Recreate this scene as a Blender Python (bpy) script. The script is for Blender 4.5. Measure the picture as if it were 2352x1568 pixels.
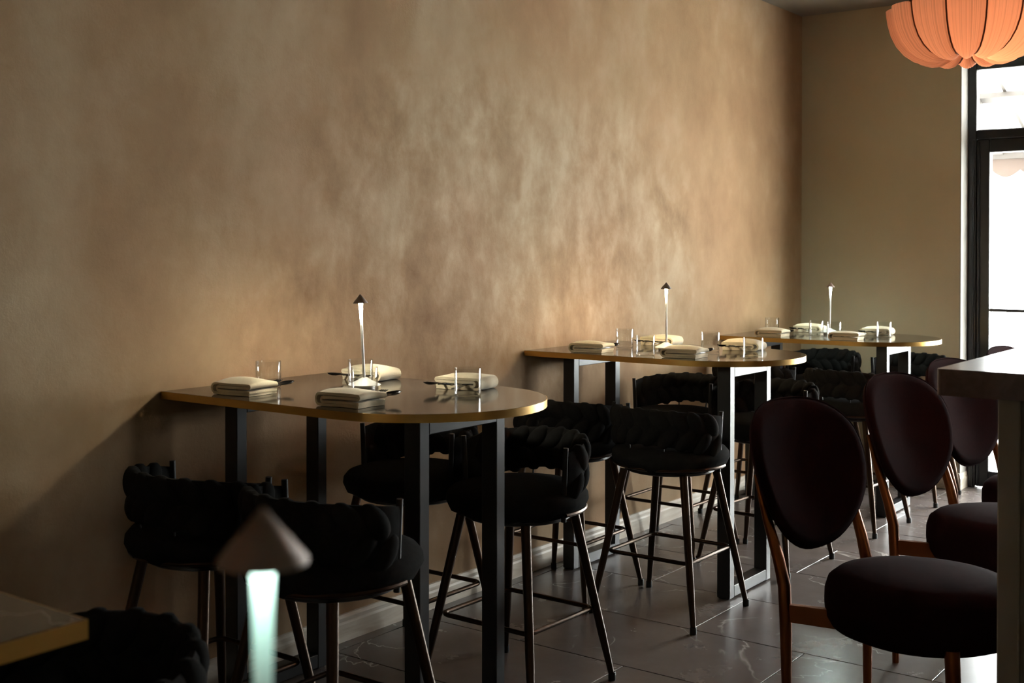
import bpy, math, random
from math import sin, cos, pi, radians as R
from mathutils import Vector, Matrix
random.seed(7)
S = bpy.context.scene
C = S.collection
for o in list(bpy.data.objects):
    bpy.data.objects.remove(o)

# ------------------------------------------------------------------ camera
CAM = (2.9682, 0.0, 1.3741)
YAW, PITCH, ROLL, FPX, SYPX = R(36.639), R(0.583), R(0.040), 2714.4, -177.1
cd = bpy.data.cameras.new('camera')
cd.sensor_width = 36.0
cd.lens = 36.0 * FPX / 2352.0
cd.shift_y = SYPX / 2352.0
cd.clip_start = 0.02
cd.dof.use_dof = True
cd.dof.focus_distance = 4.2
cd.dof.aperture_fstop = 6.2
cam = bpy.data.objects.new('camera', cd)
C.objects.link(cam)
fw = Vector((-sin(YAW) * cos(PITCH), cos(YAW) * cos(PITCH), -sin(PITCH)))
rt = Vector((cos(YAW), sin(YAW), 0))
up = rt.cross(fw)
rt2 = cos(ROLL) * rt + sin(ROLL) * up
up2 = -sin(ROLL) * rt + cos(ROLL) * up
m = Matrix((rt2, up2, -fw)).transposed().to_4x4()
m.translation = Vector(CAM)
cam.matrix_world = m
S.camera = cam

# ------------------------------------------------------------------ sky, daylight, exposure
H = 0.956            # height of the wall tables
YF = 7.034           # far wall
ZC = 2.85            # ceiling
WX0, WX1, WZ1, WY = 0.967, 2.95, 2.50, 7.20   # shop window: opening and plane of the glass
XR, YB = 6.4, -3.0   # right wall, back wall
wd = bpy.data.worlds.new('sky')
S.world = wd
wd.use_nodes = True
bg = wd.node_tree.nodes['Background']
bg.inputs[0].default_value = (0.94, 0.98, 0.97, 1)
bg.inputs[1].default_value = 23.0
pl = bpy.data.lights.new('window_portal', 'AREA')
pl.shape = 'RECTANGLE'
pl.size, pl.size_y = WX1 - WX0 + 0.1, WZ1 + 0.05
pl.cycles.is_portal = True
po = bpy.data.objects.new('window_portal', pl)
C.objects.link(po)
po.location = ((WX0 + WX1) / 2, WY + 0.12, WZ1 / 2)
po.rotation_euler = (R(-90), 0, 0)
S.view_settings.view_transform = 'Standard'
S.view_settings.look = 'None'
S.view_settings.gamma = 1.0
S.view_settings.use_curve_mapping = False
S.view_settings.exposure = 1.1
S.cycles.max_bounces = 7
S.cycles.diffuse_bounces = 3
S.cycles.glossy_bounces = 4
S.cycles.use_adaptive_sampling = True
S.cycles.adaptive_threshold = 0.025
S.cycles.adaptive_min_samples = 32
S.cycles.transmission_bounces = 8
S.cycles.transparent_max_bounces = 10
S.cycles.caustics_refractive = False
S.cycles.caustics_reflective = False
S.cycles.sample_clamp_indirect = 6.0
S.cycles.use_denoising = True

# ------------------------------------------------------------------ materials
MATS = {}
def new_mat(name):
    mt = bpy.data.materials.new(name)
    mt.use_nodes = True
    return mt, mt.node_tree.nodes, mt.node_tree.links, mt.node_tree.nodes['Principled BSDF']

def simple(name, col, rough=0.5, metal=0.0, sheen=0.0, coat=0.0, spec=0.5, noise=0.0, nscale=40.0, bump=0.0, stretch=(1, 1, 1)):
    mt, N, L, b = new_mat(name)
    b.inputs['Base Color'].default_value = (*col, 1)
    b.inputs['Roughness'].default_value = rough
    b.inputs['Metallic'].default_value = metal
    b.inputs['Specular IOR Level'].default_value = spec
    if sheen:
        b.inputs['Sheen Weight'].default_value = sheen
        b.inputs['Sheen Roughness'].default_value = 0.4
    if coat:
        b.inputs['Coat Weight'].default_value = coat
        b.inputs['Coat Roughness'].default_value = 0.08
    if noise or bump:
        tc = N.new('ShaderNodeTexCoord')
        mp = N.new('ShaderNodeMapping')
        mp.inputs['Scale'].default_value = stretch
        L.new(tc.outputs['Object'], mp.inputs[0])
        nz = N.new('ShaderNodeTexNoise')
        nz.inputs['Scale'].default_value = nscale
        nz.inputs['Detail'].default_value = 4
        L.new(mp.outputs[0], nz.inputs['Vector'])
        if noise:
            mx = N.new('ShaderNodeMix')
            mx.data_type = 'RGBA'
            mx.inputs['A'].default_value = (*[c * (1 - noise) for c in col], 1)
            mx.inputs['B'].default_value = (*[min(1, c * (1 + noise)) for c in col], 1)
            L.new(nz.outputs[0], mx.inputs['Factor'])
            L.new(mx.outputs['Result'], b.inputs['Base Color'])
        if bump:
            bp = N.new('ShaderNodeBump')
            bp.inputs['Strength'].default_value = bump
            bp.inputs['Distance'].default_value = 0.002
            L.new(nz.outputs[0], bp.inputs['Height'])
            L.new(bp.outputs[0], b.inputs['Normal'])
    MATS[name] = mt
    return mt

def ramp(N, stops):
    r = N.new('ShaderNodeValToRGB')
    e = r.color_ramp.elements
    while len(e) < len(stops):
        e.new(0.5)
    for el, (p, c) in zip(e, stops):
        el.position = p
        el.color = (*c, 1) if len(c) == 3 else c
    return r

def plaster(name, dark, mid, light, patchy=1.0, worn=None):
    """trowelled plaster: soft clouds, plus an optional worn, blotchy zone given as (y, z, half width, half height)"""
    mt, N, L, b = new_mat(name)
    g = N.new('ShaderNodeNewGeometry')
    def nz(scale, detail, st, rough=0.55, dist=0.0):
        mp = N.new('ShaderNodeMapping')
        mp.inputs['Scale'].default_value = st
        L.new(g.outputs['Position'], mp.inputs[0])
        n = N.new('ShaderNodeTexNoise')
        n.inputs['Scale'].default_value = scale
        n.inputs['Detail'].default_value = detail
        n.inputs['Roughness'].default_value = rough
        n.inputs['Distortion'].default_value = dist
        L.new(mp.outputs[0], n.inputs['Vector'])
        return n.outputs[0]
    def ma(op, a, b_, c=None):
        n = N.new('ShaderNodeMath'); n.operation = op
        for k, v in enumerate((a, b_, c)):
            if v is None: continue
            if isinstance(v, (int, float)): n.inputs[k].default_value = v
            else: L.new(v, n.inputs[k])
        return n.outputs[0]
    big = nz(0.9, 3, (1, 1, 0.85))
    med = nz(2.4, 4, (1, 1, 0.75), 0.5, 0.3)
    fine = nz(11.0, 9, (1, 1, 0.8), 0.66, 0.3)
    blot = nz(6.0, 9, (1, 1, 0.72), 0.64, 0.15)
    t = ma('MULTIPLY', ma('SUBTRACT', big, 0.5), 0.55)
    t = ma('MULTIPLY_ADD', ma('SUBTRACT', med, 0.5), 0.60 * patchy, t)
    t = ma('MULTIPLY_ADD', ma('SUBTRACT', fine, 0.5), 0.20 * patchy, t)
    if worn:
        sp = N.new('ShaderNodeSeparateXYZ'); L.new(g.outputs['Position'], sp.inputs[0])
        dy = ma('DIVIDE', ma('SUBTRACT', sp.outputs['Y'], worn[0]), worn[2])
        dz = ma('DIVIDE', ma('SUBTRACT', sp.outputs['Z'], worn[1]), worn[3])
        d2 = ma('MULTIPLY_ADD', dy, dy, ma('MULTIPLY', dz, dz))
        d2 = ma('MULTIPLY_ADD', ma('SUBTRACT', med, 0.5), 1.6, d2)
        mk = N.new('ShaderNodeMapRange'); mk.interpolation_type = 'SMOOTHSTEP'
        L.new(d2, mk.inputs[0])
        mk.inputs[1].default_value = 1.25; mk.inputs[2].default_value = 0.15
        mk.inputs[3].default_value = 0.12; mk.inputs[4].default_value = 1.0
        t = ma('MULTIPLY_ADD', ma('MULTIPLY', ma('SUBTRACT', blot, 0.46), mk.outputs[0]), 1.15, t)
    t = ma('ADD', t, 0.5)
    r1 = ramp(N, [(0.22, dark), (0.50, mid), (0.78, light)])
    L.new(t, r1.inputs[0])
    hue = nz(0.9, 3, (1, 1, 0.8))
    hm = N.new('ShaderNodeMix'); hm.data_type = 'RGBA'; hm.blend_type = 'MULTIPLY'
    hr = ramp(N, [(0.35, (1.0, 0.94, 0.88)), (0.65, (0.95, 1.0, 0.95))])
    L.new(hue, hr.inputs[0])
    hm.inputs['Factor'].default_value = 0.85
    L.new(r1.outputs[0], hm.inputs['A'])
    L.new(hr.outputs[0], hm.inputs['B'])
    L.new(hm.outputs['Result'], b.inputs['Base Color'])
    b.inputs['Roughness'].default_value = 0.75
    b.inputs['Specular IOR Level'].default_value = 0.2
    bn = nz(90.0, 6, (1, 1, 1), 0.65)
    bp = N.new('ShaderNodeBump')
    bp.inputs['Strength'].default_value = 0.30
    bp.inputs['Distance'].default_value = 0.003
    L.new(ma('MULTIPLY_ADD', fine, 1.6, bn), bp.inputs['Height'])
    L.new(bp.outputs[0], b.inputs['Normal'])
    MATS[name] = mt
    return mt

def stone(name, c0, c1, vein, rough, vscale, per_object=False, vein_w=0.012, coat=0.0):
    mt, N, L, b = new_mat(name)
    g = N.new('ShaderNodeNewGeometry')
    add = N.new('ShaderNodeVectorMath'); add.operation = 'ADD'
    L.new(g.outputs['Position'], add.inputs[0])
    if per_object:
        oi = N.new('ShaderNodeObjectInfo')
        cb = N.new('ShaderNodeCombineXYZ')
        ml = N.new('ShaderNodeMath'); ml.operation = 'MULTIPLY'; ml.inputs[1].default_value = 40
        L.new(oi.outputs['Random'], ml.inputs[0])
        L.new(ml.outputs[0], cb.inputs[2]); L.new(ml.outputs[0], cb.inputs[0])
        L.new(cb.outputs[0], add.inputs[1])
    n1 = N.new('ShaderNodeTexNoise'); n1.inputs['Scale'].default_value = 5; n1.inputs['Detail'].default_value = 8
    n1.inputs['Roughness'].default_value = 0.65
    L.new(add.outputs[0], n1.inputs['Vector'])
    r1 = ramp(N, [(0.15, c0), (0.85, c1)])
    L.new(n1.outputs[0], r1.inputs[0])
    # veins: narrow band of distorted noise around its mid value, broken up by a second noise
    v = N.new('ShaderNodeTexNoise'); v.inputs['Scale'].default_value = vscale; v.inputs['Detail'].default_value = 5
    v.inputs['Distortion'].default_value = 0.9
    L.new(add.outputs[0], v.inputs['Vector'])
    sb = N.new('ShaderNodeMath'); sb.operation = 'SUBTRACT'; sb.inputs[1].default_value = 0.5
    L.new(v.outputs[0], sb.inputs[0])
    ab = N.new('ShaderNodeMath'); ab.operation = 'ABSOLUTE'; L.new(sb.outputs[0], ab.inputs[0])
    vr = ramp(N, [(0.0, (1, 1, 1)), (vein_w, (0, 0, 0))])
    L.new(ab.outputs[0], vr.inputs[0])
    br = N.new('ShaderNodeTexNoise'); br.inputs['Scale'].default_value = 3.1
    L.new(add.outputs[0], br.inputs['Vector'])
    brr = ramp(N, [(0.48, (0, 0, 0)), (0.60, (1, 1, 1))])
    L.new(br.outputs[0], brr.inputs[0])
    mu = N.new('ShaderNodeMath'); mu.operation = 'MULTIPLY'
    L.new(vr.outputs[0], mu.inputs[0]); L.new(brr.outputs[0], mu.inputs[1])
    mx = N.new('ShaderNodeMix'); mx.data_type = 'RGBA'
    L.new(mu.outputs[0], mx.inputs['Factor'])
    L.new(r1.outputs[0], mx.inputs['A'])
    mx.inputs['B'].default_value = (*vein, 1)
    L.new(mx.outputs['Result'], b.inputs['Base Color'])
    rr = ramp(N, [(0.1, (rough * 0.95,) * 3), (0.9, (rough * 1.05,) * 3)])
    L.new(n1.outputs[0], rr.inputs[0])
    L.new(rr.outputs[0], b.inputs['Roughness'])
    if coat:
        b.inputs['Coat Weight'].default_value = coat
        b.inputs['Coat Roughness'].default_value = 0.05
    MATS[name] = mt
    return mt

def wood(name, c0, c1, rough, coat=0.0, axis=(1.2, 9, 9)):
    mt, N, L, b = new_mat(name)
    tc = N.new('ShaderNodeTexCoord'); mp = N.new('ShaderNodeMapping')
    mp.inputs['Scale'].default_value = axis
    L.new(tc.outputs['Object'], mp.inputs[0])
    n = N.new('ShaderNodeTexNoise'); n.inputs['Scale'].default_value = 3; n.inputs['Detail'].default_value = 7
    n.inputs['Distortion'].default_value = 1.2
    L.new(mp.outputs[0], n.inputs['Vector'])
    r = ramp(N, [(0.3, c0), (0.7, c1)])
    L.new(n.outputs[0], r.inputs[0]); L.new(r.outputs[0], b.inputs['Base Color'])
    b.inputs['Roughness'].default_value = rough
    if coat:
        b.inputs['Coat Weight'].default_value = coat
        b.inputs['Coat Roughness'].default_value = 0.12
    MATS[name] = mt
    return mt

def emit(name, col, strength):
    mt, N, L, b = new_mat(name)
    b.inputs['Base Color'].default_value = (*col, 1)
    b.inputs['Emission Color'].default_value = (*col, 1)
    b.inputs['Emission Strength'].default_value = strength
    MATS[name] = mt
    return mt

def glow_guide(name, col, strength, fall=12.0):
    # light guide: glows at its head and fades towards its foot
    mt, N, L, b = new_mat(name)
    b.inputs['Base Color'].default_value = (0.75, 0.75, 0.72, 1)
    b.inputs['Roughness'].default_value = 0.35
    tc = N.new('ShaderNodeTexCoord'); sp = N.new('ShaderNodeSeparateXYZ')
    L.new(tc.outputs['Generated'], sp.inputs[0])
    pw = N.new('ShaderNodeMath'); pw.operation = 'POWER'; pw.inputs[1].default_value = fall
    L.new(sp.outputs['Z'], pw.inputs[0])
    ml = N.new('ShaderNodeMath'); ml.operation = 'MULTIPLY'; ml.inputs[1].default_value = strength
    L.new(pw.outputs[0], ml.inputs[0])
    b.inputs['Emission Color'].default_value = (*col, 1)
    L.new(ml.outputs[0], b.inputs['Emission Strength'])
    MATS[name] = mt
    return mt

def clear_pane(name, tr=0.95, f0=0.03, f1=0.90, pw_=5.0):
    mt, N, L, b = new_mat(name)
    out = N['Material Output']
    N.remove(b)
    t = N.new('ShaderNodeBsdfTransparent'); t.inputs[0].default_value = (tr * 0.995, tr, tr * 0.995, 1)
    g = N.new('ShaderNodeBsdfGlossy'); g.inputs['Roughness'].default_value = 0.02
    lw = N.new('ShaderNodeLayerWeight'); lw.inputs[0].default_value = 0.5
    pw = N.new('ShaderNodeMath'); pw.operation = 'POWER'; pw.inputs[1].default_value = pw_
    L.new(lw.outputs['Facing'], pw.inputs[0])
    f = N.new('ShaderNodeMath'); f.operation = 'MULTIPLY_ADD'
    f.inputs[1].default_value = f1; f.inputs[2].default_value = f0
    L.new(pw.outputs[0], f.inputs[0])
    mx = N.new('ShaderNodeMixShader')
    L.new(f.outputs[0], mx.inputs[0]); L.new(t.outputs[0], mx.inputs[1]); L.new(g.outputs[0], mx.inputs[2])
    L.new(mx.outputs[0], out.inputs[0])
    MATS[name] = mt
    return mt

def translucent(name, col, tcol, fac, stripes=None):
    mt, N, L, b = new_mat(name)
    out = N['Material Output']
    N.remove(b)
    d = N.new('ShaderNodeBsdfDiffuse'); d.inputs[0].default_value = (*col, 1)
    t = N.new('ShaderNodeBsdfTranslucent'); t.inputs[0].default_value = (*tcol, 1)
    mx = N.new('ShaderNodeMixShader'); mx.inputs[0].default_value = fac
    if stripes:
        # fine gathered threads running from rim to centre
        at = N.new('ShaderNodeAttribute'); at.attribute_name = 'around'
        n = N.new('ShaderNodeTexNoise'); n.noise_dimensions = '1D'
        n.inputs['Scale'].default_value = stripes; n.inputs['Detail'].default_value = 6
        L.new(at.outputs['Fac'], n.inputs['W'])
        for node, c in ((d, col), (t, tcol)):
            r = ramp(N, [(0.36, tuple(0.80 * x for x in c)), (0.55, c)])
            L.new(n.outputs[0], r.inputs[0]); L.new(r.outputs[0], node.inputs[0])
    L.new(d.outputs[0], mx.inputs[1]); L.new(t.outputs[0], mx.inputs[2])
    L.new(mx.outputs[0], out.inputs[0])
    MATS[name] = mt
    return mt

plaster('plaster_wall', (0.225, 0.129, 0.067), (0.375, 0.242, 0.140), (0.525, 0.395, 0.275), 1.0, (4.1, 1.40, 1.75, 0.75))
plaster('plaster_far', (0.43, 0.36, 0.25), (0.49, 0.415, 0.295), (0.55, 0.47, 0.345), 0.6)
simple('ceiling_paint', (0.27, 0.235, 0.185), 0.8, noise=0.06, nscale=3, bump=0.1)
simple('reveal_white', (0.30, 0.285, 0.26), 0.6, noise=0.12, nscale=6)
stone('floor_stone', (0.120, 0.098, 0.091), (0.185, 0.157, 0.147), (0.50, 0.46, 0.43), 0.27, 1.5, True, 0.0055)
simple('grout', (0.045, 0.04, 0.037), 0.8, noise=0.2, nscale=30)
wood('baseboard_paint', (0.62, 0.53, 0.42), (0.84, 0.78, 0.68), 0.45, axis=(9, 1.3, 9))
stone('table_stone', (0.030, 0.024, 0.019), (0.060, 0.048, 0.038), (0.22, 0.18, 0.14), 0.10, 1.3, False, 0.006, coat=0.1)
simple('brass', (0.48, 0.29, 0.085), 0.33, 1.0, noise=0.10, nscale=25, bump=0.05, stretch=(1, 1, 12))
simple('black_steel', (0.014, 0.014, 0.016), 0.38, 0.0, spec=0.6, noise=0.1, nscale=60, bump=0.05)
simple('bronze', (0.060, 0.038, 0.026), 0.36, 1.0, noise=0.15, nscale=20)
simple('rubber', (0.012, 0.012, 0.012), 0.6, noise=0.1)
simple('black_velvet', (0.019, 0.0186, 0.0182), 1.0, sheen=0.0, spec=0.02, noise=0.25, nscale=60, bump=0.3)
simple('burgundy_velvet', (0.020, 0.0070, 0.0076), 0.9, sheen=0.0, spec=0.01, noise=0.2, nscale=80, bump=0.1)
simple('copper', (0.26, 0.085, 0.030), 0.38, 1.0, noise=0.12, nscale=14)
simple('napkin_cloth', (0.72, 0.62, 0.44), 0.85, sheen=0.2, spec=0.2, noise=0.05, nscale=200, bump=0.25)
simple('black_cutlery', (0.012, 0.012, 0.014), 0.16, 0.6, noise=0.1, nscale=20)
simple('lamp_metal', (0.26, 0.20, 0.17), 0.55, 0.4, noise=0.05, nscale=30)
simple('lamp_stem', (0.78, 0.76, 0.72), 0.30, 0.35, noise=0.03, nscale=30)
simple('lamp_base', (0.72, 0.72, 0.70), 0.30, 0.3, noise=0.03, nscale=30)
emit('lamp_glow', (1.0, 0.93, 0.74), 260.0)
emit('lamp_glow_warm', (1.0, 0.84, 0.52), 260.0)
emit('lamp_glow_cool', (0.80, 1.0, 0.92), 260.0)
glow_guide('guide_glow', (1.0, 0.95, 0.76), 2000.0)
glow_guide('guide_glow_warm', (1.0, 0.80, 0.52), 1900.0)
glow_guide('guide_glow_cool', (0.80, 1.0, 0.92), 1300.0)
glow_guide('guide_glow_dim', (0.56, 1.0, 0.84), 1.5, 3.6)
emit('lamp_glow_dim', (0.80, 1.0, 0.92), 9.0)
emit('bulb_glow', (1.0, 0.40, 0.10), 5.0)
translucent('silk', (0.72, 0.49, 0.40), (0.74, 0.46, 0.36), 0.52, 260.0)
simple('silk_seam', (0.16, 0.06, 0.03), 0.8, noise=0.1)
simple('frame_paint', (0.012, 0.012, 0.014), 0.30, spec=0.5, noise=0.1, nscale=20)
clear_pane('pane_glass')
wood('counter_wood', (0.080, 0.042, 0.036), (0.170, 0.095, 0.080), 0.30, coat=0.5, axis=(9, 1.0, 9))
simple('counter_paint', (0.30, 0.255, 0.20), 0.5, noise=0.05, nscale=10)
simple('darkened_white_paint', (0.034, 0.029, 0.027), 0.6, noise=0.03, nscale=8)  # white awning beams, shade put into the colour so they show against bright sky
translucent('awning_panel', (0.90, 0.88, 0.86), (0.95, 0.93, 0.91), 0.80)
translucent('awning_cloth', (0.13, 0.105, 0.095), (0.10, 0.08, 0.07), 0.45)  # valance cloth, colour darkened likewise to hold against the glare outside
stone('pavement', (0.66, 0.65, 0.62), (0.78, 0.77, 0.74), (0.4, 0.4, 0.4), 0.7, 1.0)
clear_pane('drinking_glass', 0.985, 0.045, 0.95, 3.2)

# ------------------------------------------------------------------ mesh helpers
class MB:
    def __init__(s):
        s.v, s.f = [], []
    def add(s, v, f):
        k = len(s.v)
        s.v += [tuple(x) for x in v]
        s.f += [tuple(i + k for i in q) for q in f]
        return s
    def box(s, x0, x1, y0, y1, z0, z1):
        v = [(x, y, z) for z in (z0, z1) for y in (y0, y1) for x in (x0, x1)]
        return s.add(v, [(0, 2, 3, 1), (4, 5, 7, 6), (0, 1, 5, 4), (2, 6, 7, 3), (0, 4, 6, 2), (1, 3, 7, 5)])
    def bbox(s, x0, x1, y0, y1, z0, z1, b=0.003):
        """box with chamfered edges"""
        v, f = [], []
        def ring(z, d):
            k = len(v)
            X0, X1, Y0, Y1 = x0 + d, x1 - d, y0 + d, y1 - d
            v.extend([(X0 + b, Y0, z), (X1 - b, Y0, z), (X1, Y0 + b, z), (X1, Y1 - b, z), (X1 - b, Y1, z), (X0 + b, Y1, z), (X0, Y1 - b, z), (X0, Y0 + b, z)])
            return k
        rs = [ring(z0, b), ring(z0 + b, 0), ring(z1 - b, 0), ring(z1, b)]
        for a, c in zip(rs, rs[1:]):
            for i in range(8):
                j = (i + 1) % 8
                f.append((a + i, a + j, c + j, c + i))
        f.append(tuple(rs[0] + i for i in range(7, -1, -1)))
        f.append(tuple(rs[3] + i for i in range(8)))
        return s.add(v, f)
    def tube(s, pts, rad, seg=10, closed=False, flat=1.0, cap=True):
        pts = [Vector(p) for p in pts]
        n = len(pts)
        rads = rad if isinstance(rad, (list, tuple)) else [rad] * n
        v, f = [], []
        prev = None
        for i, p in enumerate(pts):
            a = pts[(i - 1) % n] if closed or i > 0 else p
            c = pts[(i + 1) % n] if closed or i < n - 1 else p
            t = (c - a).normalized()
            if prev is None:
                ref = Vector((0, 0, 1)) if abs(t.z) < 0.9 else Vector((1, 0, 0))
                u = t.cross(ref).normalized()
            else:
                u = (prev - t * prev.dot(t)).normalized()
            w = t.cross(u)
            prev = u
            for k in range(seg):
                th = 2 * pi * k / seg
                v.append(p + (u * cos(th) + w * sin(th) * flat) * rads[i])
        m_ = n if closed else n - 1
        for i in range(m_):
            j = (i + 1) % n
            for k in range(seg):
                l = (k + 1) % seg
                f.append((i * seg + k, i * seg + l, j * seg + l, j * seg + k))
        if cap and not closed:
            f.append(tuple(range(seg - 1, -1, -1)))
            f.append(tuple((n - 1) * seg + k for k in range(seg)))
        return s.add(v, f)
    def lathe(s, prof, seg=32, sx=1.0, sy=1.0, wob=None):
        """prof: (r, z) bottom to top; r = 0 makes a pole"""
        v, f, idx = [], [], []
        for r_, z in prof:
            if r_ <= 1e-9:
                idx.append([len(v)])
                v.append((0, 0, z))
            else:
                k = len(v)
                for i in range(seg):
                    t = 2 * pi * i / seg
                    q = wob(t, r_, z) if wob else (r_, z)
                    v.append((q[0] * cos(t) * sx, q[0] * sin(t) * sy, q[1]))
                idx.append(list(range(k, k + seg)))
        for a, c in zip(idx, idx[1:]):
            for i in range(seg):
                j = (i + 1) % seg
                if len(a) == 1 and len(c) == 1:
                    continue
                if len(a) == 1:
                    f.append((a[0], c[j], c[i]))
                elif len(c) == 1:
                    f.append((a[i], a[j], c[0]))
                else:
                    f.append((a[i], a[j], c[j], c[i]))
        return s.add(v, f)
    def mesh(s, name, mat, smooth=True, ang=40):
        me = bpy.data.meshes.new(name)
        me.from_pydata(s.v, [], s.f)
        me.validate()
        if mat:
            me.materials.append(MATS[mat])
        if smooth:
            me.polygons.foreach_set('use_smooth', [True] * len(me.polygons))
            me.set_sharp_from_angle(angle=R(ang))
        me.update()
        return me
    def build(s, name, mat, parent=None, smooth=True, ang=40):
        return obj(name, s.mesh(name, mat, smooth, ang), parent)

def obj(name, me, parent=None):
    o = bpy.data.objects.new(name, me)
    C.objects.link(o)
    o.parent = parent
    return o

def tag(o, label=None, cat=None, group=None, kind=None):
    if label: o['label'] = label
    if cat: o['category'] = cat
    if group: o['group'] = group
    if kind: o['kind'] = kind
    return o

def thing(name, label, cat, loc=(0, 0, 0), rz=0.0, group=None):
    o = bpy.data.objects.new(name, None)
    C.objects.link(o)
    o.location = loc
    o.rotation_euler = (0, 0, rz)
    o.empty_display_size = 0.1
    return tag(o, label, cat, group)

def dup(root, loc, rz, label, group=None):
    r = root.copy()
    C.objects.link(r)
    r.location = loc
    r.rotation_euler = (0, 0, rz)
    r['label'] = label
    if group: r['group'] = group
    for ch in list(root.children):
        c = ch.copy()
        C.objects.link(c)
        c.parent = r
        for gch in list(ch.children):
            d = gch.copy()
            C.objects.link(d)
            d.parent = c
    return r

def struct(name, mb, mat, parent=None, smooth=False):
    o = mb.build(name, mat, parent, smooth)
    if parent is None:
        o['kind'] = 'structure'
    return o

# ------------------------------------------------------------------ room shell
T = 0.17
struct('wall_left', MB().box(-0.2, 0, YB, YF + T, 0, ZC + 0.2), 'plaster_wall')
w = MB()
w.box(0, WX0, YF, YF + T, 0, ZC + 0.2)
w.box(WX0, WX1, YF, YF + T, WZ1, ZC + 0.2)
w.box(WX1, XR, YF, YF + T, 0, ZC + 0.2)
struct('wall_far', w, 'plaster_far')
struct('wall_right', MB().box(XR, XR + 0.2, YB, YF + T, 0, ZC + 0.2), 'plaster_far')
struct('wall_back', MB().box(-0.2, XR + 0.2, YB - 0.2, YB, 0, ZC + 0.2), 'plaster_far')
struct('ceiling', MB().box(0, XR, YB, YF, ZC, ZC + 0.15), 'ceiling_paint')
# white plastered reveal lining of the window opening
rv = MB()
rv.box(WX0 - 0.001, WX0 + 0.006, YF - 0.002, YF + T + 0.02, 0.09, WZ1)
rv.box(WX0, WX1, YF - 0.002, YF + T + 0.02, WZ1 - 0.006, WZ1 + 0.001)
rv.box(WX1 - 0.006, WX1 + 0.001, YF - 0.002, YF + T + 0.02, 0.0, WZ1)
struct('trim_1', rv, 'reveal_white')
fl = struct('floor', MB().box(0, XR, YB, YF + T, -0.12, -0.004), 'grout')
TL, TW, GAP = 0.866, 0.475, 0.0016
row = 0
y0 = 3.84 - 14 * TW
k = -14
cache = {}
while 3.84 + k * TW < YF + T:
    ya, yb = 3.84 + k * TW, 3.84 + (k + 1) * TW
    xs = 0.93 + (0.0 if k % 2 == 0 else TL / 2) - 3 * TL
    while xs < XR:
        xa, xb = max(xs, 0.0), min(xs + TL, XR)
        yaa, ybb = max(ya, YB), min(yb, YF + T)
        if xb - xa > 0.03 and ybb - yaa > 0.03:
            key = (round(xb - xa, 3), round(ybb - yaa, 3))
            if key not in cache:
                cache[key] = MB().bbox(GAP, key[0] - GAP, GAP, key[1] - GAP, -0.010, 0.0, 0.0012).mesh('tile', 'floor_stone', False)
            t = obj('tile', cache[key], fl)
            t.location = (xa, yaa, 0)
        xs += TL
    k += 1

def baseboard(name, pts_fn, L_):
    prof = [(0.0, 0.0), (0.014, 0.0), (0.014, 0.062), (0.011, 0.070), (0.011, 0.083), (0.006, 0.094), (0.0, 0.096)]
    mb = MB()
    v, f = [], []
    for s in (0.0, L_):
        for d, z in prof:
            v.append(pts_fn(s, d, z))
    n = len(prof)
    for i in range(n - 1):
        f.append((i, i + 1, n + i + 1, n + i))
    f.append(tuple(range(n)))
    f.append(tuple(range(2 * n - 1, n - 1, -1)))
    mb.add(v, f)
    return struct(name, mb, 'baseboard_paint')
baseboard('baseboard_left', lambda s, d, z: (d, YB + s, z), YF - YB)
baseboard('baseboard_far', lambda s, d, z: (s, YF - d, z), WX0 + 0.001)
baseboard('baseboard_reveal', lambda s, d, z: (WX0 - 0.001 + d, YF + s - 0.014, z), T + 0.02)

# ------------------------------------------------------------------ shop window with glazed door
FY0, FY1 = WY - 0.035, WY + 0.035
win = tag(thing('window_1', 'black framed shop window with transom light above glazed door', 'window'), kind='structure')
def fbox(name, x0, x1, z0, z1, y0=FY0, y1=FY1, parent=win, mat='frame_paint', b=0.004):
    return MB().bbox(x0, x1, y0, y1, z0, z1, b).build(name, mat, parent, False)
fbox('jamb', WX0 + 0.006, 1.020, 0.0, WZ1 - 0.006)
fbox('jamb', WX1 - 0.056, WX1 - 0.006, 0.0, WZ1 - 0.006)
fbox('head', 1.020, WX1 - 0.056, 2.440, WZ1 - 0.006)
fbox('transom_bar', 1.020, WX1 - 0.056, 2.035, 2.090)
for x in (2.06,):
    fbox('mullion', x, x + 0.055, 0.0, 2.440)
for a, b_ in ((1.020, 2.06), (2.115, WX1 - 0.056)):
    MB().box(a, b_, WY - 0.004, WY + 0.004, 2.090, 2.440).build('pane', 'pane_glass', win, False)
for a, b_ in ((2.115, WX1 - 0.056),):
    MB().box(a, b_, WY - 0.004, WY + 0.004, 0.10, 2.035).build('pane', 'pane_glass', win, False)
    fbox('sill_rail', a, b_, 0.0, 0.10)
dr = tag(thing('door_1', 'black framed glazed entrance door with thin crossbar', 'door'), kind='structure')
fbox('stile', 1.0202, 1.092, 0.006, 2.0346, FY0 + 0.01, FY1 + 0.01, dr)
fbox('stile', 1.988, 2.0598, 0.006, 2.0346, FY0 + 0.01, FY1 + 0.01, dr)
fbox('top_rail', 1.092, 1.988, 1.957, 2.0346, FY0 + 0.01, FY1 + 0.01, dr)
fbox('bottom_rail', 1.092, 1.988, 0.006, 0.10, FY0 + 0.01, FY1 + 0.01, dr)
fbox('crossbar', 1.092, 1.988, 1.030, 1.048, FY0 + 0.02, FY1, dr)
MB().box(1.092, 1.988, WY + 0.006, WY + 0.014, 1.048, 1.957).build('pane', 'pane_glass', dr, False)
MB().box(1.092, 1.988, WY + 0.006, WY + 0.014, 0.10, 1.030).build('pane', 'pane_glass', dr, False)
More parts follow.
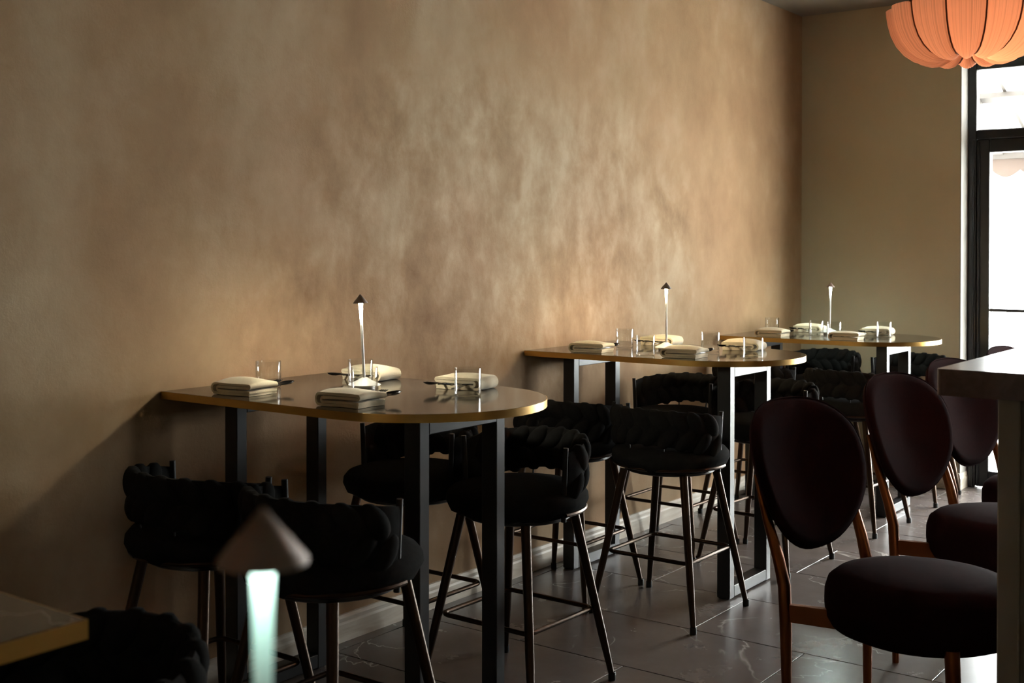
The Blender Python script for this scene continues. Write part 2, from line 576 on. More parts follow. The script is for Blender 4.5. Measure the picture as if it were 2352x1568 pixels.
# stepped glazing beads on the frame beside the door
fbox('bead', 1.000, 1.010, 0.0, 2.035, FY0 - 0.012, FY0)
fbox('bead', 1.032, 1.040, 0.02, 2.020, FY0 - 0.002, FY0 + 0.012, dr)

# ------------------------------------------------------------------ outside: pavement and awning
struct('pavement', MB().box(-12, 16, YF + T, 26, -0.16, -0.02), 'pavement')
aw = thing('awning', 'white slatted awning roof with scalloped valance beyond the shop window', 'awning', (0, 0, 0))
AY0, AZ0, AY1, AZ1 = 7.42, 2.86, 9.10, 2.20
AX0, AX1 = -0.6, 5.2
def aw_pt(x, s, off):
    d = Vector((0, AY1 - AY0, AZ1 - AZ0)); n = Vector((0, AZ0 - AZ1, AY1 - AY0)).normalized()
    p_ = Vector((x, AY0, AZ0)) + d * s + n * off
    return tuple(p_)
def aw_box(x0, x1, s0, s1, o0, o1):
    v = [aw_pt(x, s, o) for o in (o0, o1) for s in (s0, s1) for x in (x0, x1)]
    return MB().add(v, [(0, 2, 3, 1), (4, 5, 7, 6), (0, 1, 5, 4), (2, 6, 7, 3), (0, 4, 6, 2), (1, 3, 7, 5)])
x = AX0
while x < AX1 - 0.01:
    for s0, s1 in ((0, 0.33), (0.33, 0.66), (0.66, 1.0)):
        aw_box(x + 0.004, x + 0.286, s0 + 0.002, s1 - 0.002, 0.05, 0.058).build('roof_panel', 'awning_panel', aw, False)
    aw_box(x - 0.012, x + 0.012, 0, 1, 0.022, 0.049).build('batten', 'darkened_white_paint', aw, False)
    x += 0.29
for s in (0.02, 0.32, 0.64, 0.96):
    aw_box(AX0, AX1, s - 0.022, s + 0.022, -0.02, 0.021).build('purlin', 'darkened_white_paint', aw, False)
for x in (-0.3, 0.62, 1.54, 2.46, 3.38, 4.30):
    aw_box(x, x + 0.075, 0, 1, -0.12, -0.021).build('rafter', 'darkened_white_paint', aw, False)
MB().box(AX0, AX1, AY1 - 0.03, AY1 + 0.03, 2.06, 2.13).build('front_beam', 'darkened_white_paint', aw, False)
x = AX0
sc = 0.20
while x < AX1 - 0.01:
    pts = [(x, 2.06)] + [(x + sc * i / 12, 1.975 - 0.05 * sin(pi * i / 12)) for i in range(13)] + [(x + sc, 2.06)]
    v = [(px, AY1 + 0.01 + 0.004 * j, pz) for j in (0, 1) for px, pz in pts]
    n = len(pts)
    f = [tuple(range(n)), tuple(range(2 * n - 1, n - 1, -1))] + [(i, (i + 1) % n, n + (i + 1) % n, n + i) for i in range(n)]
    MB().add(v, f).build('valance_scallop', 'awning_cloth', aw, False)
    x += sc
for x in (AX0 + 0.05, AX1 - 0.05):
    MB().bbox(x - 0.04, x + 0.04, AY1 - 0.04, AY1 + 0.04, -0.02, 2.06).build('post', 'darkened_white_paint', aw, False)

# ------------------------------------------------------------------ wall tables
TWD, TLN = 0.725, 1.085
def dshape(inset=0.0):
    r = TWD / 2 - inset
    pts = [(inset, inset), (TLN - TWD / 2, inset)]
    n = 28
    for i in range(1, n):
        a = -pi / 2 + pi * i / n
        pts.append((TLN - TWD / 2 + r * cos(a), TWD / 2 + r * sin(a)))
    pts += [(TLN - TWD / 2, TWD - inset), (inset, TWD - inset)]
    return pts
def slab(pts, z0, z1):
    n = len(pts)
    v = [(x, y, z) for z in (z0, z1) for x, y in pts]
    f = [tuple(range(n - 1, -1, -1)), tuple(range(n, 2 * n))] + [(i, (i + 1) % n, n + (i + 1) % n, n + i) for i in range(n)]
    return MB().add(v, f)
def edge_band(outer, inner, z0, z1):
    n = len(outer)
    v = [(x, y, z) for z in (z0, z1) for x, y in outer] + [(x, y, z) for z in (z0, z1) for x, y in inner]
    f = []
    for i in range(n):
        j = (i + 1) % n
        f += [(i, j, n + j, n + i), (2 * n + j, 2 * n + i, 3 * n + i, 3 * n + j), (n + i, n + j, 3 * n + j, 3 * n + i), (j, i, 2 * n + i, 2 * n + j)]
    return MB().add(v, f)
def table_frame(t, x0, h, w0, w1):
    """closed rectangular tube frame standing across the table"""
    x1 = x0 + 0.056
    fr = MB().bbox(x0, x1, w0, w0 + 0.04, 0.004, h - 0.030, 0.002).build('leg', 'black_steel', t, False)
    MB().bbox(x0 + 0.006, x1 - 0.006, w0 + 0.004, w0 + 0.036, 0.0, 0.004, 0.001).build('foot_pad', 'rubber', fr, False)
    fr = MB().bbox(x0, x1, w1 - 0.04, w1, 0.004, h - 0.030, 0.002).build('leg', 'black_steel', t, False)
    MB().bbox(x0 + 0.006, x1 - 0.006, w1 - 0.036, w1 - 0.004, 0.0, 0.004, 0.001).build('foot_pad', 'rubber', fr, False)
    MB().bbox(x0, x1, w0 + 0.04, w1 - 0.04, h - 0.076, h - 0.030, 0.002).build('top_bar', 'black_steel', t, False)
    MB().bbox(x0, x1, w0 + 0.04, w1 - 0.04, 0.006, 0.050, 0.002).build('floor_bar', 'black_steel', t, False)
    MB().bbox(x0 - 0.14, x1 - 0.004, w0 - 0.004, w1 + 0.004, h - 0.030, h - 0.022, 0.001).build('mounting_plate', 'black_steel', t, False)

def round_end_table(y, h, label):
    t = thing('round_end_table', label, 'table', (0.004, y, 0), 0, 'rounded tables along the plaster wall')
    slab(dshape(0.0025), h - 0.022, h).build('tabletop', 'table_stone', t, True)
    edge_band(dshape(0.0), dshape(0.0026), h - 0.0225, h - 0.0004).build('edge_band', 'brass', t, True)
    table_frame(t, 0.083 if True else 0, h, 0.175, 0.555)
    table_frame(t, 0.822, h, 0.175, 0.555)
    return t
# the rear mounting plate reaches the wall, so shift it by keeping it inside
TY = (2.216, 4.072, 5.876)
TH = (H, H, 0.919)
round_end_table(TY[0], TH[0], 'dark stone table with brass edge, closest of the three on the wall')
round_end_table(TY[1], TH[1], 'dark stone table with brass edge, middle of the three on the wall')
round_end_table(TY[2], TH[2], 'dark stone table with brass edge, farthest, in the corner by the window')
for o in bpy.data.objects:
    if o.name.startswith('mounting_plate'):
        vs = [v.co for v in o.data.vertices]
        lo = min(v.x for v in vs)
        if lo < 0:
            for v in vs:
                v.x = max(v.x, 0.004)

def square_table(x0, x1, y0, y1, h, label):
    t = thing('square_table', label, 'table', (x0, y0, 0), 0)
    a, b_ = x1 - x0, y1 - y0
    o_ = [(0, 0), (a, 0), (a, b_), (0, b_)]
    i_ = [(0.0025, 0.0025), (a - 0.0025, 0.0025), (a - 0.0025, b_ - 0.0025), (0.0025, b_ - 0.0025)]
    slab(i_, h - 0.022, h).build('tabletop', 'table_stone', t, False)
    edge_band(o_, i_, h - 0.0225, h - 0.0004).build('edge_band', 'brass', t, False)
    table_frame(t, 0.16, h, 0.175, b_ - 0.17)
    table_frame(t, a - 0.24, h, 0.175, b_ - 0.17)
    return t
square_table(0.70, 1.78, 0.07, 0.789, H, 'dark table with square brass corner at the lower left of the picture')
square_table(2.28, 3.36, 0.07, 0.789, H, 'dark table under the blurred lamp close to the camera')

# ------------------------------------------------------------------ bar stools
GS = 'black woven bar stools'
def make_stool():
    t = thing('bar_stool', 'x', 'bar stool', group=GS)
    # seat cushion
    prof = [(0, 0.556), (0.12, 0.553), (0.18, 0.556), (0.210, 0.570), (0.223, 0.596), (0.221, 0.614), (0.208, 0.630), (0.175, 0.641), (0.11, 0.646), (0, 0.647)]
    def wob(a, r_, z):
        if z < 0.585 and r_ > 0.1:
            return (r_ * (1 + 0.010 * sin(17 * a)), z + 0.004 * sin(11 * a + 1))
        return (r_ * (1 + 0.006 * sin(3 * a)), z)
    st = MB().lathe(prof, 48, 1.0, 1.05, wob=wob).build('seat', 'black_velvet', t)
    MB().lathe([(0, 0.540), (0.165, 0.540), (0.172, 0.544), (0.172, 0.552), (0, 0.552)], 32).build('seat_pan', 'black_steel', st)
    for sx in (-1, 1):
        for sy in (-1, 1):
            a, b_ = Vector((sx * 0.128, sy * 0.128, 0.546)), Vector((sx * 0.215, sy * 0.215, 0.020))
            lg = MB().tube([a, a.lerp(b_, 0.75), b_], [0.0155, 0.0135, 0.0095], 12).build('leg', 'bronze', t)
            e = b_ + (b_ - a).normalized() * 0.02
            MB().lathe([(0, 0.0), (0.0115, 0.0), (0.0125, 0.004), (0.0120, 0.024), (0.0098, 0.026)], 14).build('foot_cap', 'rubber', lg).location = (sx * 0.2165, sy * 0.2165, 0)
    # footrest loop with rounded corners
    hs, cr, zf = 0.172, 0.028, 0.235
    pts = []
    for cx, cy, a0 in ((hs - cr, hs - cr, 0), (-hs + cr, hs - cr, 90), (-hs + cr, -hs + cr, 180), (hs - cr, -hs + cr, 270)):
        for i in range(6):
            a = R(a0 + 90 * i / 5)
            pts.append((cx + cr * cos(a), cy + cr * sin(a), zf))
    MB().tube(pts, 0.0075, 10, closed=True).build('footrest', 'bronze', t)
    def pol(phi, r_, z):
        return (r_ * sin(phi), -r_ * cos(phi), z)
    arc = [pol(R(a), 0.214, 0.572) for a in range(-100, 101, 8)]
    MB().tube(arc, 0.0075, 8).build('back_ring', 'bronze', t)
    for s in (-1, 1):
        MB().tube([pol(s * R(97), 0.196, 0.548), pol(s * R(97), 0.199, 0.66), pol(s * R(97), 0.205, 0.776)], [0.0085, 0.009, 0.0085], 10).build('back_post', 'rubber', t)
    for a in (-62, -22, 22, 62):
        MB().tube([pol(R(a), 0.188, 0.612), pol(R(a), 0.200, 0.69)], 0.0030, 6).build('spindle', 'rubber', t)
    # padded core of the backrest
    v, f = [], []
    nA, nS = 34, 14
    for i in range(nA + 1):
        a = R(-95 + 190 * i / nA)
        end = min(1.0, (nA - abs(2 * i - nA)) / 4.0 * 0.5 + 0.45)
        for j in range(nS):
            th = 2 * pi * j / nS
            cz, cr_ = sin(th), cos(th)
            q_ = (i / nA * 2 - 1) ** 2
            z = 0.727 - 0.052 * q_ + (0.066 + 0.020 * q_) * math.copysign(abs(cz) ** 0.7, cz)
            r_ = 0.205 + 0.015 * end * math.copysign(abs(cr_) ** 0.8, cr_) + (z - 0.722) * 0.06
            v.append(pol(a, r_, z))
    for i in range(nA):
        for j in range(nS):
            l = (j + 1) % nS
            f.append((i * nS + j, i * nS + l, (i + 1) * nS + l, (i + 1) * nS + j))
    f.append(tuple(range(nS)))
    f.append(tuple(nA * nS + j for j in range(nS - 1, -1, -1)))
    bk = MB().add(v, f).build('backrest', 'black_velvet', t)
    # plaited straps: two tiers of slanted rolls wrapped round the core
    for tier in (0, 1):
        n = 10 - tier
        for i in range(n):
            a0 = (-82 + 164 * i / 9) if tier == 0 else (-74 + 148 * i / 8)
            v, f = [], []
            nP, nC = 9, 10
            sl = 9.0 if tier == 0 else -9.0
            for k_ in range(nP):
                u = k_ / (nP - 1)
                q_ = (a0 / 95) ** 2
                zr = (-1.0 + 1.12 * u) if tier == 0 else (-0.12 + 1.12 * u)
                zc = 0.727 - 0.052 * q_ + (0.070 + 0.020 * q_) * zr
                ac = R(a0 + sl * (u - 0.5) * 2 * 0.62)
                w_ = 0.038 * math.sqrt(max(0.03, 1 - (2 * u - 1) ** 2 * 0.92))
                th_ = 0.0275 * math.sqrt(max(0.03, 1 - (2 * u - 1) ** 2 * 0.85))
                rc = 0.205 + (zc - 0.722) * 0.06
                for j in range(nC):
                    q = 2 * pi * j / nC
                    v.append(pol(ac + w_ * cos(q) / 0.205, rc + th_ * sin(q), zc))
            for k_ in range(nP - 1):
                for j in range(nC):
                    l = (j + 1) % nC
                    f.append((k_ * nC + j, k_ * nC + l, (k_ + 1) * nC + l, (k_ + 1) * nC + j))
            f.append(tuple(range(nC - 1, -1, -1)))
            f.append(tuple((nP - 1) * nC + j for j in range(nC)))
            MB().add(v, f).build('strap', 'black_velvet', bk, ang=180)
    return t
stool0 = make_stool()
STOOLS = [
    ((0.370, 2.11), 0, 'black woven bar stool with its back to the camera, wall side of closest table'),
    ((0.838, 2.11), 0, 'black woven bar stool behind the blurred lamp, room side of closest table'),
    ((0.284, 3.03), 180, 'black woven bar stool facing the camera, wall side of closest table'),
    ((0.746, 3.02), 179, 'black woven bar stool facing the camera, under rounded end of closest table'),
    ((0.275, 4.01), 1, 'black woven bar stool with its back to the camera, wall side of middle table'),
    ((0.745, 4.01), 0, 'black woven bar stool with its back to the camera, room side of middle table'),
    ((0.285, 4.88), 180, 'black woven bar stool facing the camera, wall side of middle table'),
    ((0.735, 4.90), 177, 'black woven bar stool facing the camera, room side of middle table'),
    ((0.27, 5.80), 0, 'black woven bar stool almost hidden, wall side near edge of corner table'),
    ((0.78, 5.82), -3, 'black woven bar stool with its back to the camera, room side of corner table'),
    ((0.27, 6.685), 182, 'black woven bar stool facing the camera, wall side of corner table'),
    ((0.79, 6.685), 180, 'black woven bar stool facing the camera, under rounded end of corner table'),
    ((1.40, 0.97), 184, 'dark blurred bar stool back beside the square brass table corner'),
]
for i, ((x, y), a, lab) in enumerate(STOOLS):
    if i == 0:
        stool0.location = (x, y, 0); stool0.rotation_euler = (0, 0, R(a)); stool0['label'] = lab
    else:
        dup(stool0, (x, y, 0), R(a), lab, GS)

# ------------------------------------------------------------------ burgundy dining chairs (local +X is the front)
GC = 'burgundy chairs at the counter'
def make_chair():
    t = thing('dining_chair', 'x', 'chair', group=GC)
    prof = [(0, 0.352), (0.14, 0.350), (0.20, 0.355), (0.236, 0.370), (0.250, 0.395), (0.253, 0.425), (0.252, 0.460), (0.244, 0.487), (0.222, 0.505), (0.175, 0.516), (0.10, 0.522), (0, 0.524)]
    MB().lathe(prof, 48).build('seat', 'burgundy_velvet', t)
    for s in (-1, 1):
        # rear leg runs on upward as back support
        pts = [(-0.283, s * 0.205, 0.0), (-0.285, s * 0.207, 0.20), (-0.287, s * 0.209, 0.37), (-0.291, s * 0.210, 0.46), (-0.309, s * 0.211, 0.53), (-0.347, s * 0.213, 0.64), (-0.380, s * 0.215, 0.755)]
        rl = MB().tube(pts, [0.013, 0.016, 0.020, 0.0205, 0.019, 0.015, 0.010], 12, flat=0.8).build('rear_leg', 'copper', t)
        # bracket from rear leg to seat
        v = [(-0.288, s * 0.209 + d, z) for d in (-0.010, 0.010) for z in (0.365, 0.412)] + [(-0.150, s * 0.150 + d, z) for d in (-0.010, 0.010) for z in (0.362, 0.412)]
        MB().add(v, [(0, 1, 3, 2), (4, 6, 7, 5), (0, 4, 5, 1), (2, 3, 7, 6), (0, 2, 6, 4), (1, 5, 7, 3)]).build('seat_bracket', 'copper', rl, False)
        MB().tube([(0.170, s * 0.165, 0.392), (0.172, s * 0.167, 0.388), (0.178, s * 0.172, 0.30), (0.190, s * 0.182, 0.0)], [0.008, 0.019, 0.019, 0.013], 12).build('front_leg', 'copper', t)
    # curved shield-shaped back panel
    v, f = [], []
    nA, rings = 44, [0.0, 0.35, 0.65, 0.85, 0.95, 1.0]
    zc, tilt = 0.737, 0.31
    def P(a_, b_, off):
        x_ = -0.350 - tilt * (b_ + 0.10) + 0.75 * a_ * a_ + off
        return (x_, a_, zc + b_)
    def outline(th):
        c, s_ = cos(th), sin(th)
        e = 2 / 2.5
        A = math.copysign(abs(c) ** e, c); B = math.copysign(abs(s_) ** e, s_)
        wdt = 0.264 * (1 + 0.10 * B - 0.16 * max(0, -B) ** 1.5)
        return A * wdt, B * 0.207
    side_idx = []
    for side in (1, -1):
        idx = []
        for r_ in rings:
            if r_ == 0:
                idx.append([len(v)]); v.append(P(0, 0.0, side * 0.022)); continue
            k0 = len(v)
            th_ = 0.022 * math.sqrt(max(0.0, 1 - r_ ** 6)) + 0.004 * (r_ < 1)
            for i in range(nA):
                a_, b_ = outline(2 * pi * i / nA)
                v.append(P(a_ * r_, b_ * r_, side * th_))
            idx.append(list(range(k0, k0 + nA)))
        for p_, q_ in zip(idx, idx[1:]):
            for i in range(nA):
                j = (i + 1) % nA
                fc = (p_[0], q_[i], q_[j]) if len(p_) == 1 else (p_[i], q_[i], q_[j], p_[j])
                f.append(fc if side == 1 else fc[::-1])
        side_idx.append(idx[-1])
    for i in range(nA):
        j = (i + 1) % nA
        f.append((side_idx[0][i], side_idx[1][i], side_idx[1][j], side_idx[0][j]))
    bp_ = MB().add(v, f).build('back_panel', 'burgundy_velvet', t, ang=60)
    rim = [P(*outline(2 * pi * i / nA), 0.0) for i in range(nA)]
    MB().tube(rim, 0.0035, 6, closed=True).build('piping', 'burgundy_velvet', bp_)
    return t
chair0 = make_chair()
CHAIRS = [
    ((1.965, 3.19), -11, 'burgundy velvet chair with copper legs, closest of its row'),
    ((1.960, 4.09), -11, 'burgundy velvet chair with copper legs, second from the camera'),
    ((1.950, 4.80), -11, 'burgundy velvet chair partly hidden under the counter top, third from the camera'),
    ((1.960, 5.62), -8, 'burgundy velvet chair with only its back rim above the counter, nearest the door'),
]
for i, ((x, y), a, lab) in enumerate(CHAIRS):
    if i == 0:
        chair0.location = (x, y, 0); chair0.rotation_euler = (0, 0, R(a)); chair0['label'] = lab
    else:
        dup(chair0, (x, y, 0), R(a), lab, GC)

# ------------------------------------------------------------------ counter at the right
CX, CY, CZ = 2.170, 2.630, 1.12
ct = thing('counter', 'tall counter with thick dark wooden top and cream panelled body', 'counter', (CX, CY, 0))
pts = []
for cx, cy, a0 in ((0.012, 0.012, 180), (0.888, 0.012, 270), (0.888, 0.788, 0), (0.012, 0.788, 90)):
    for i in range(5):
        a = R(a0 + 90 * i / 4)
        pts.append((cx + 0.012 * cos(a), cy + 0.012 * sin(a)))
slab(pts, CZ - 0.058, CZ).build('counter_top', 'counter_wood', ct, True, 30)
MB().bbox(0.124, 0.85, 0.05, 0.75, 0.0, CZ - 0.058, 0.003).build('body', 'counter_paint', ct, False)
for x0 in (0.119, 0.173, 0.227, 0.281, 0.335):
    MB().bbox(x0, x0 + 0.046, 0.040, 0.050, 0.09, CZ - 0.060, 0.003).build('panel', 'counter_paint', ct, False)

# ------------------------------------------------------------------ silk pendant
def pendant(loc, label, watt=3.0):
    t = thing('pendant_lamp', label, 'pendant lamp', loc)
    KR, KZ = 0.905, 0.80
    NL, SEG = 12, 288
    prof = [(0.0, 0.052), (0.018, 0.050), (0.034, 0.040), (0.052, 0.024), (0.075, 0.010), (0.105, 0.002), (0.140, 0.004), (0.175, 0.018), (0.205, 0.043), (0.230, 0.078), (0.247, 0.118), (0.257, 0.160), (0.262, 0.200), (0.263, 0.215)]
    prof = [(a_ * KR, b_ * KZ) for a_, b_ in prof]
    v, f, around = [], [], []
    for i, (r_, z) in enumerate(prof):
        for k_ in range(SEG):
            th = 2 * pi * k_ / SEG
            lob = abs(sin(NL * th / 2)) ** 0.75
            amp = min(1.0, r_ / 0.10)
            n0, n1 = prof[max(0, i - 1)], prof[min(len(prof) - 1, i + 1)]
            tx, tz = n1[0] - n0[0], n1[1] - n0[1]
            ln = math.hypot(tx, tz)
            nx, nz_ = tz / ln, -tx / ln
            d = (0.024 * lob - 0.008) * amp + 0.0012 * amp * sin(NL * 9 * th)
            v.append(((r_ + nx * d) * cos(th), (r_ + nx * d) * sin(th), z + nz_ * d))
            around.append(th / (2 * pi))
    for i in range(len(prof) - 1):
        for k_ in range(SEG):
            l = (k_ + 1) % SEG
            f.append((i * SEG + k_, i * SEG + l, (i + 1) * SEG + l, (i + 1) * SEG + k_))
    sh = MB().add(v, f).build('shade', 'silk', t, ang=180)
    at = sh.data.attributes.new('around', 'FLOAT', 'POINT')
    at.data.foreach_set('value', around)
    for q in range(NL):
        th = 2 * pi * q / NL
        MB().tube([((r_ - 0.004) * cos(th), (r_ - 0.004) * sin(th), z + 0.001) for r_, z in prof[2:]], 0.0028, 6).build('seam', 'silk_seam', sh)
    # top rim wire, upper cover, cord and canopy
    MB().tube([(0.234 * cos(2 * pi * i / 48), 0.234 * sin(2 * pi * i / 48), 0.171) for i in range(48)], 0.003, 6, closed=True).build('rim_wire', 'silk_seam', t)
    MB().lathe([(0.236, 0.171), (0.19, 0.178), (0.05, 0.184), (0.0, 0.185)], 48).build('top_cover', 'silk', t)
    MB().tube([(0, 0, 0.182), (0, 0, ZC - loc[2])], 0.004, 8).build('cord', 'frame_paint', t)
    MB().lathe([(0, -0.03), (0.05, -0.028), (0.055, 0.0), (0, 0.0)], 24).build('ceiling_rose', 'frame_paint', t).location = (0, 0, ZC - loc[2])
    bu = MB().lathe([(0, 0.065), (0.015, 0.070), (0.024, 0.086), (0.022, 0.108), (0.012, 0.124), (0, 0.126)], 20).build('bulb', 'bulb_glow', t)
    MB().tube([(0, 0, 0.124), (0, 0, 0.184)], 0.012, 10).build('socket', 'frame_paint', t)
    ld = bpy.data.lights.new('bulb_light', 'POINT')
    ld.energy = watt
    ld.color = (1.0, 0.58, 0.30)
    ld.shadow_soft_size = 0.03
    lo = bpy.data.objects.new('bulb_light', ld)
    C.objects.link(lo); lo.parent = t; lo.location = (0.05, 0.0, 0.09)
    return t
pendant((1.850, 4.00, 2.008), 'orange gathered silk pendant lamp hanging in front of the window', 1.2)
pendant((2.80, 5.30, 2.008), 'added unseen silk pendant for warm fill light, right of the counter by the window', 30.0)  # added out of view to throw warm fill on the far wall
pendant((1.60, -1.50, 2.008), 'added unseen silk pendant for warm fill light, behind the camera', 4.0)  # unseen addition, gives the left wall some warm light

# ------------------------------------------------------------------ cordless table lamps
def table_lamp(x, y, z, label, glow, lean=0.0, power=1.0):
    t = thing('table_lamp', label, 'table lamp', (x, y, z), 0, 'slim cordless table lamps')
    bs = MB().lathe([(0, 0.0), (0.031, 0.0), (0.033, 0.002), (0.033, 0.011), (0.050, 0.0125), (0.050, 0.0140), (0.042, 0.0175), (0.022, 0.027), (0.012, 0.033), (0.0085, 0.035), (0, 0.0352)], 48).build('base', 'lamp_base', t, ang=35)
    MB().tube([(0.0332 * cos(a), 0.0332 * sin(a), 0.005) for a in [2 * pi * i / 40 for i in range(40)]], 0.0012, 6, closed=True).build('base_band', 'lamp_metal', bs)
    st = MB().lathe([(0.0042, 0.034), (0.0042, 0.1385)], 20).build('stem', 'lamp_stem', t)
    gd = MB().lathe([(0.0042, 0.138), (0.0043, 0.16), (0.0046, 0.20), (0.0052, 0.235), (0.0061, 0.256), (0.0066, 0.2665)], 20).build('light_guide', glow.replace('lamp', 'guide'), t)
    cp = MB().lathe([(0.0070, 0.2675), (0.0206, 0.2675), (0.0214, 0.2630), (0.0228, 0.2625), (0.0226, 0.2645), (0.0015, 0.2895), (0, 0.290)], 36).build('shade', 'lamp_metal', t, ang=35)
    led = MB().lathe([(0.0088, 0.2655), (0.0195, 0.2655), (0.0195, 0.2668), (0.0088, 0.2668)], 28).build('light_ring', glow, cp)
    if lean:
        for o in (st, gd, cp):
            o.rotation_mode = 'AXIS_ANGLE'
            o.rotation_axis_angle = (lean, *(-fw))
    return t
table_lamp(0.450, 2.630, TH[0], 'slim table lamp with pointed cap on the closest wall table', 'lamp_glow', R(2.6))
table_lamp(0.487, 4.440, TH[1], 'slim table lamp with warm light on the middle wall table', 'lamp_glow_warm')
table_lamp(0.464, 6.330, TH[2], 'slim table lamp glowing white on the corner table', 'lamp_glow_cool', R(-1.0))
table_lamp(2.515, 0.400, H, 'large blurred table lamp with cone cap close to the camera', 'lamp_glow_dim')

# ------------------------------------------------------------------ place settings
NS = 0.82
def napkin_mesh(seed):
    rnd = random.Random(seed)
    path = []
    def seg(x0, z0, x1, z1, n):
        for i in range(n):
            u = i / n
            path.append((x0 + (x1 - x0) * u, z0 + (z1 - z0) * u))
    def turn(cx, cz, r_, a0, a1, n):
        for i in range(n):
            a = R(a0 + (a1 - a0) * i / n)
            path.append((cx + r_ * cos(a), cz + r_ * sin(a)))
    seg(0.088, 0.0050, -0.078, 0.0050, 10)
    turn(-0.078, 0.0228, 0.0178, 270, 90, 8)
    seg(-0.078, 0.0406, 0.086, 0.0402, 10)
    turn(0.086, 0.0347, 0.0055, 90, -90, 6)
    seg(0.086, 0.0292, -0.064, 0.0292, 10)
    turn(-0.064, 0.0220, 0.0072, 90, 270, 5)
    seg(-0.064, 0.0148, 0.090, 0.0146, 10)
    path.append((0.090, 0.0146))
    th = 0.0046
    n = len(path)
    left, right = [], []
    for i, (x, z) in enumerate(path):
        a, c = path[max(0, i - 1)], path[min(n - 1, i + 1)]
        tx, tz = c[0] - a[0], c[1] - a[1]
        l = math.hypot(tx, tz) or 1
        left.append((x - tz / l * th, z + tx / l * th)); right.append((x + tz / l * th, z - tx / l * th))
    prof = left + right[::-1]
    mlen = len(prof)
    v, f = [], []
    NY = 9
    ph = rnd.uniform(0, 6)
    for j in range(NY):
        u = j / (NY - 1)
        y = -0.064 + 0.128 * u
        for x, z in prof:
            puff = 1 + 0.28 * sin(pi * u) * (z / 0.042) * max(0.0, 1 - (x / 0.11) ** 2) + 0.05 * sin(5 * u + ph) * z / 0.042
            skew = 0.012 * (u - 0.5) * (1 if x > 0 else 0.4) + 0.003 * sin(7 * u + ph)
            v.append(tuple(NS * c_ for c_ in (x * (1 - 0.02 * sin(pi * u)) + skew, y + 0.004 * sin(40 * x + ph) * (abs(2 * u - 1)), max(0.0005, z * puff))))
    for j in range(NY - 1):
        for i in range(mlen):
            k_ = (i + 1) % mlen
            f.append((j * mlen + i, j * mlen + k_, (j + 1) * mlen + k_, (j + 1) * mlen + i))
    for i in range(n - 1):
        a, c = i, i + 1
        d, e = mlen - 2 - i, mlen - 1 - i
        f.append((e, d, c, a))
        o_ = (NY - 1) * mlen
        f.append((o_ + a, o_ + c, o_ + d, o_ + e))
    return MB().add(v, f).mesh('napkin', 'napkin_cloth', True, 50)
NAPS = [napkin_mesh(s) for s in range(4)]

def ribbon(pts, th=0.0016):
    """flat metal piece from a list of (y, half width, z, dish): lies along +Y"""
    v, f = [], []
    for y, w_, z, dsh in pts:
        for sgn in (1, -1):
            for x_, zz in ((-w_, z), (-w_ * 0.5, z - dsh * 0.8), (0, z - dsh), (w_ * 0.5, z - dsh * 0.8), (w_, z)):
                v.append((x_, y, zz + sgn * th / 2))
    n = len(pts)
    for i in range(n - 1):
        a, c = i * 10, (i + 1) * 10
        for k_ in range(4):
            f.append((a + k_, a + k_ + 1, c + k_ + 1, c + k_))
            f.append((a + 5 + k_ + 1, a + 5 + k_, c + 5 + k_, c + 5 + k_ + 1))
        f.append((a, c, c + 5, a + 5))
        f.append((a + 4, a + 9, c + 9, c + 4))
    f.append((0, 5, 6, 7, 8, 9, 4, 3, 2, 1))
    o_ = (n - 1) * 10
    f.append((o_, o_ + 1, o_ + 2, o_ + 3, o_ + 4, o_ + 9, o_ + 8, o_ + 7, o_ + 6, o_ + 5))
    return MB().add(v, f)
def handle_pts(L_):
    return [(0.0, 0.0060, 0, 0), (0.004, 0.0078, 0, 0), (L_ * 0.5, 0.0055, 0, 0), (L_, 0.0030, 0.0005, 0)]
CUT = {}
CUT['spoon'] = (ribbon(handle_pts(0.105), 0.0026).mesh('handle', 'black_cutlery'),
    ribbon([(0.103, 0.0030, 0.0006, 0), (0.112, 0.0050, 0.0035, 0.001), (0.122, 0.0130, 0.0075, 0.004), (0.138, 0.0185, 0.0105, 0.0075), (0.154, 0.0175, 0.0120, 0.0070), (0.166, 0.0105, 0.0130, 0.0035), (0.170, 0.0030, 0.0132, 0.0005)]).mesh('bowl', 'black_cutlery'))
fk = ribbon([(0.103, 0.0030, 0.0006, 0), (0.114, 0.0060, 0.0030, 0.001), (0.124, 0.0115, 0.0055, 0.002), (0.134, 0.0125, 0.0070, 0.002)])
for x in (-0.0105, -0.0035, 0.0035, 0.0105):
    fk.tube([(x, 0.131, 0.0055), (x, 0.150, 0.0085), (x * 0.95, 0.172, 0.0130)], [0.0022, 0.0020, 0.0010], 6)
CUT['fork'] = (ribbon(handle_pts(0.105), 0.0026).mesh('handle', 'black_cutlery'), fk.mesh('tines', 'black_cutlery'))
CUT['knife'] = (ribbon([(0.0, 0.0060, 0, 0), (0.004, 0.0080, 0, 0), (0.09, 0.0068, 0, 0)], 0.0040).mesh('handle', 'black_cutlery'),
    ribbon([(0.088, 0.0065, 0, 0), (0.10, 0.0085, 0, 0), (0.15, 0.0095, 0, 0), (0.172, 0.0070, 0, 0), (0.184, 0.0010, 0, 0)], 0.0018).mesh('blade', 'black_cutlery'))
HEADN = {'spoon': 'bowl', 'fork': 'tines', 'knife': 'blade'}

gp = [(0, 0.0), (0.0340, 0.0), (0.0375, 0.002), (0.0385, 0.006), (0.0388, 0.040), (0.0390, 0.081), (0.0384, 0.0820), (0.0376, 0.081), (0.0372, 0.040), (0.0366, 0.014), (0.0345, 0.0105), (0, 0.0100)]
GLASS = MB().lathe(gp, 40).mesh('tumbler', 'drinking_glass', True, 50)

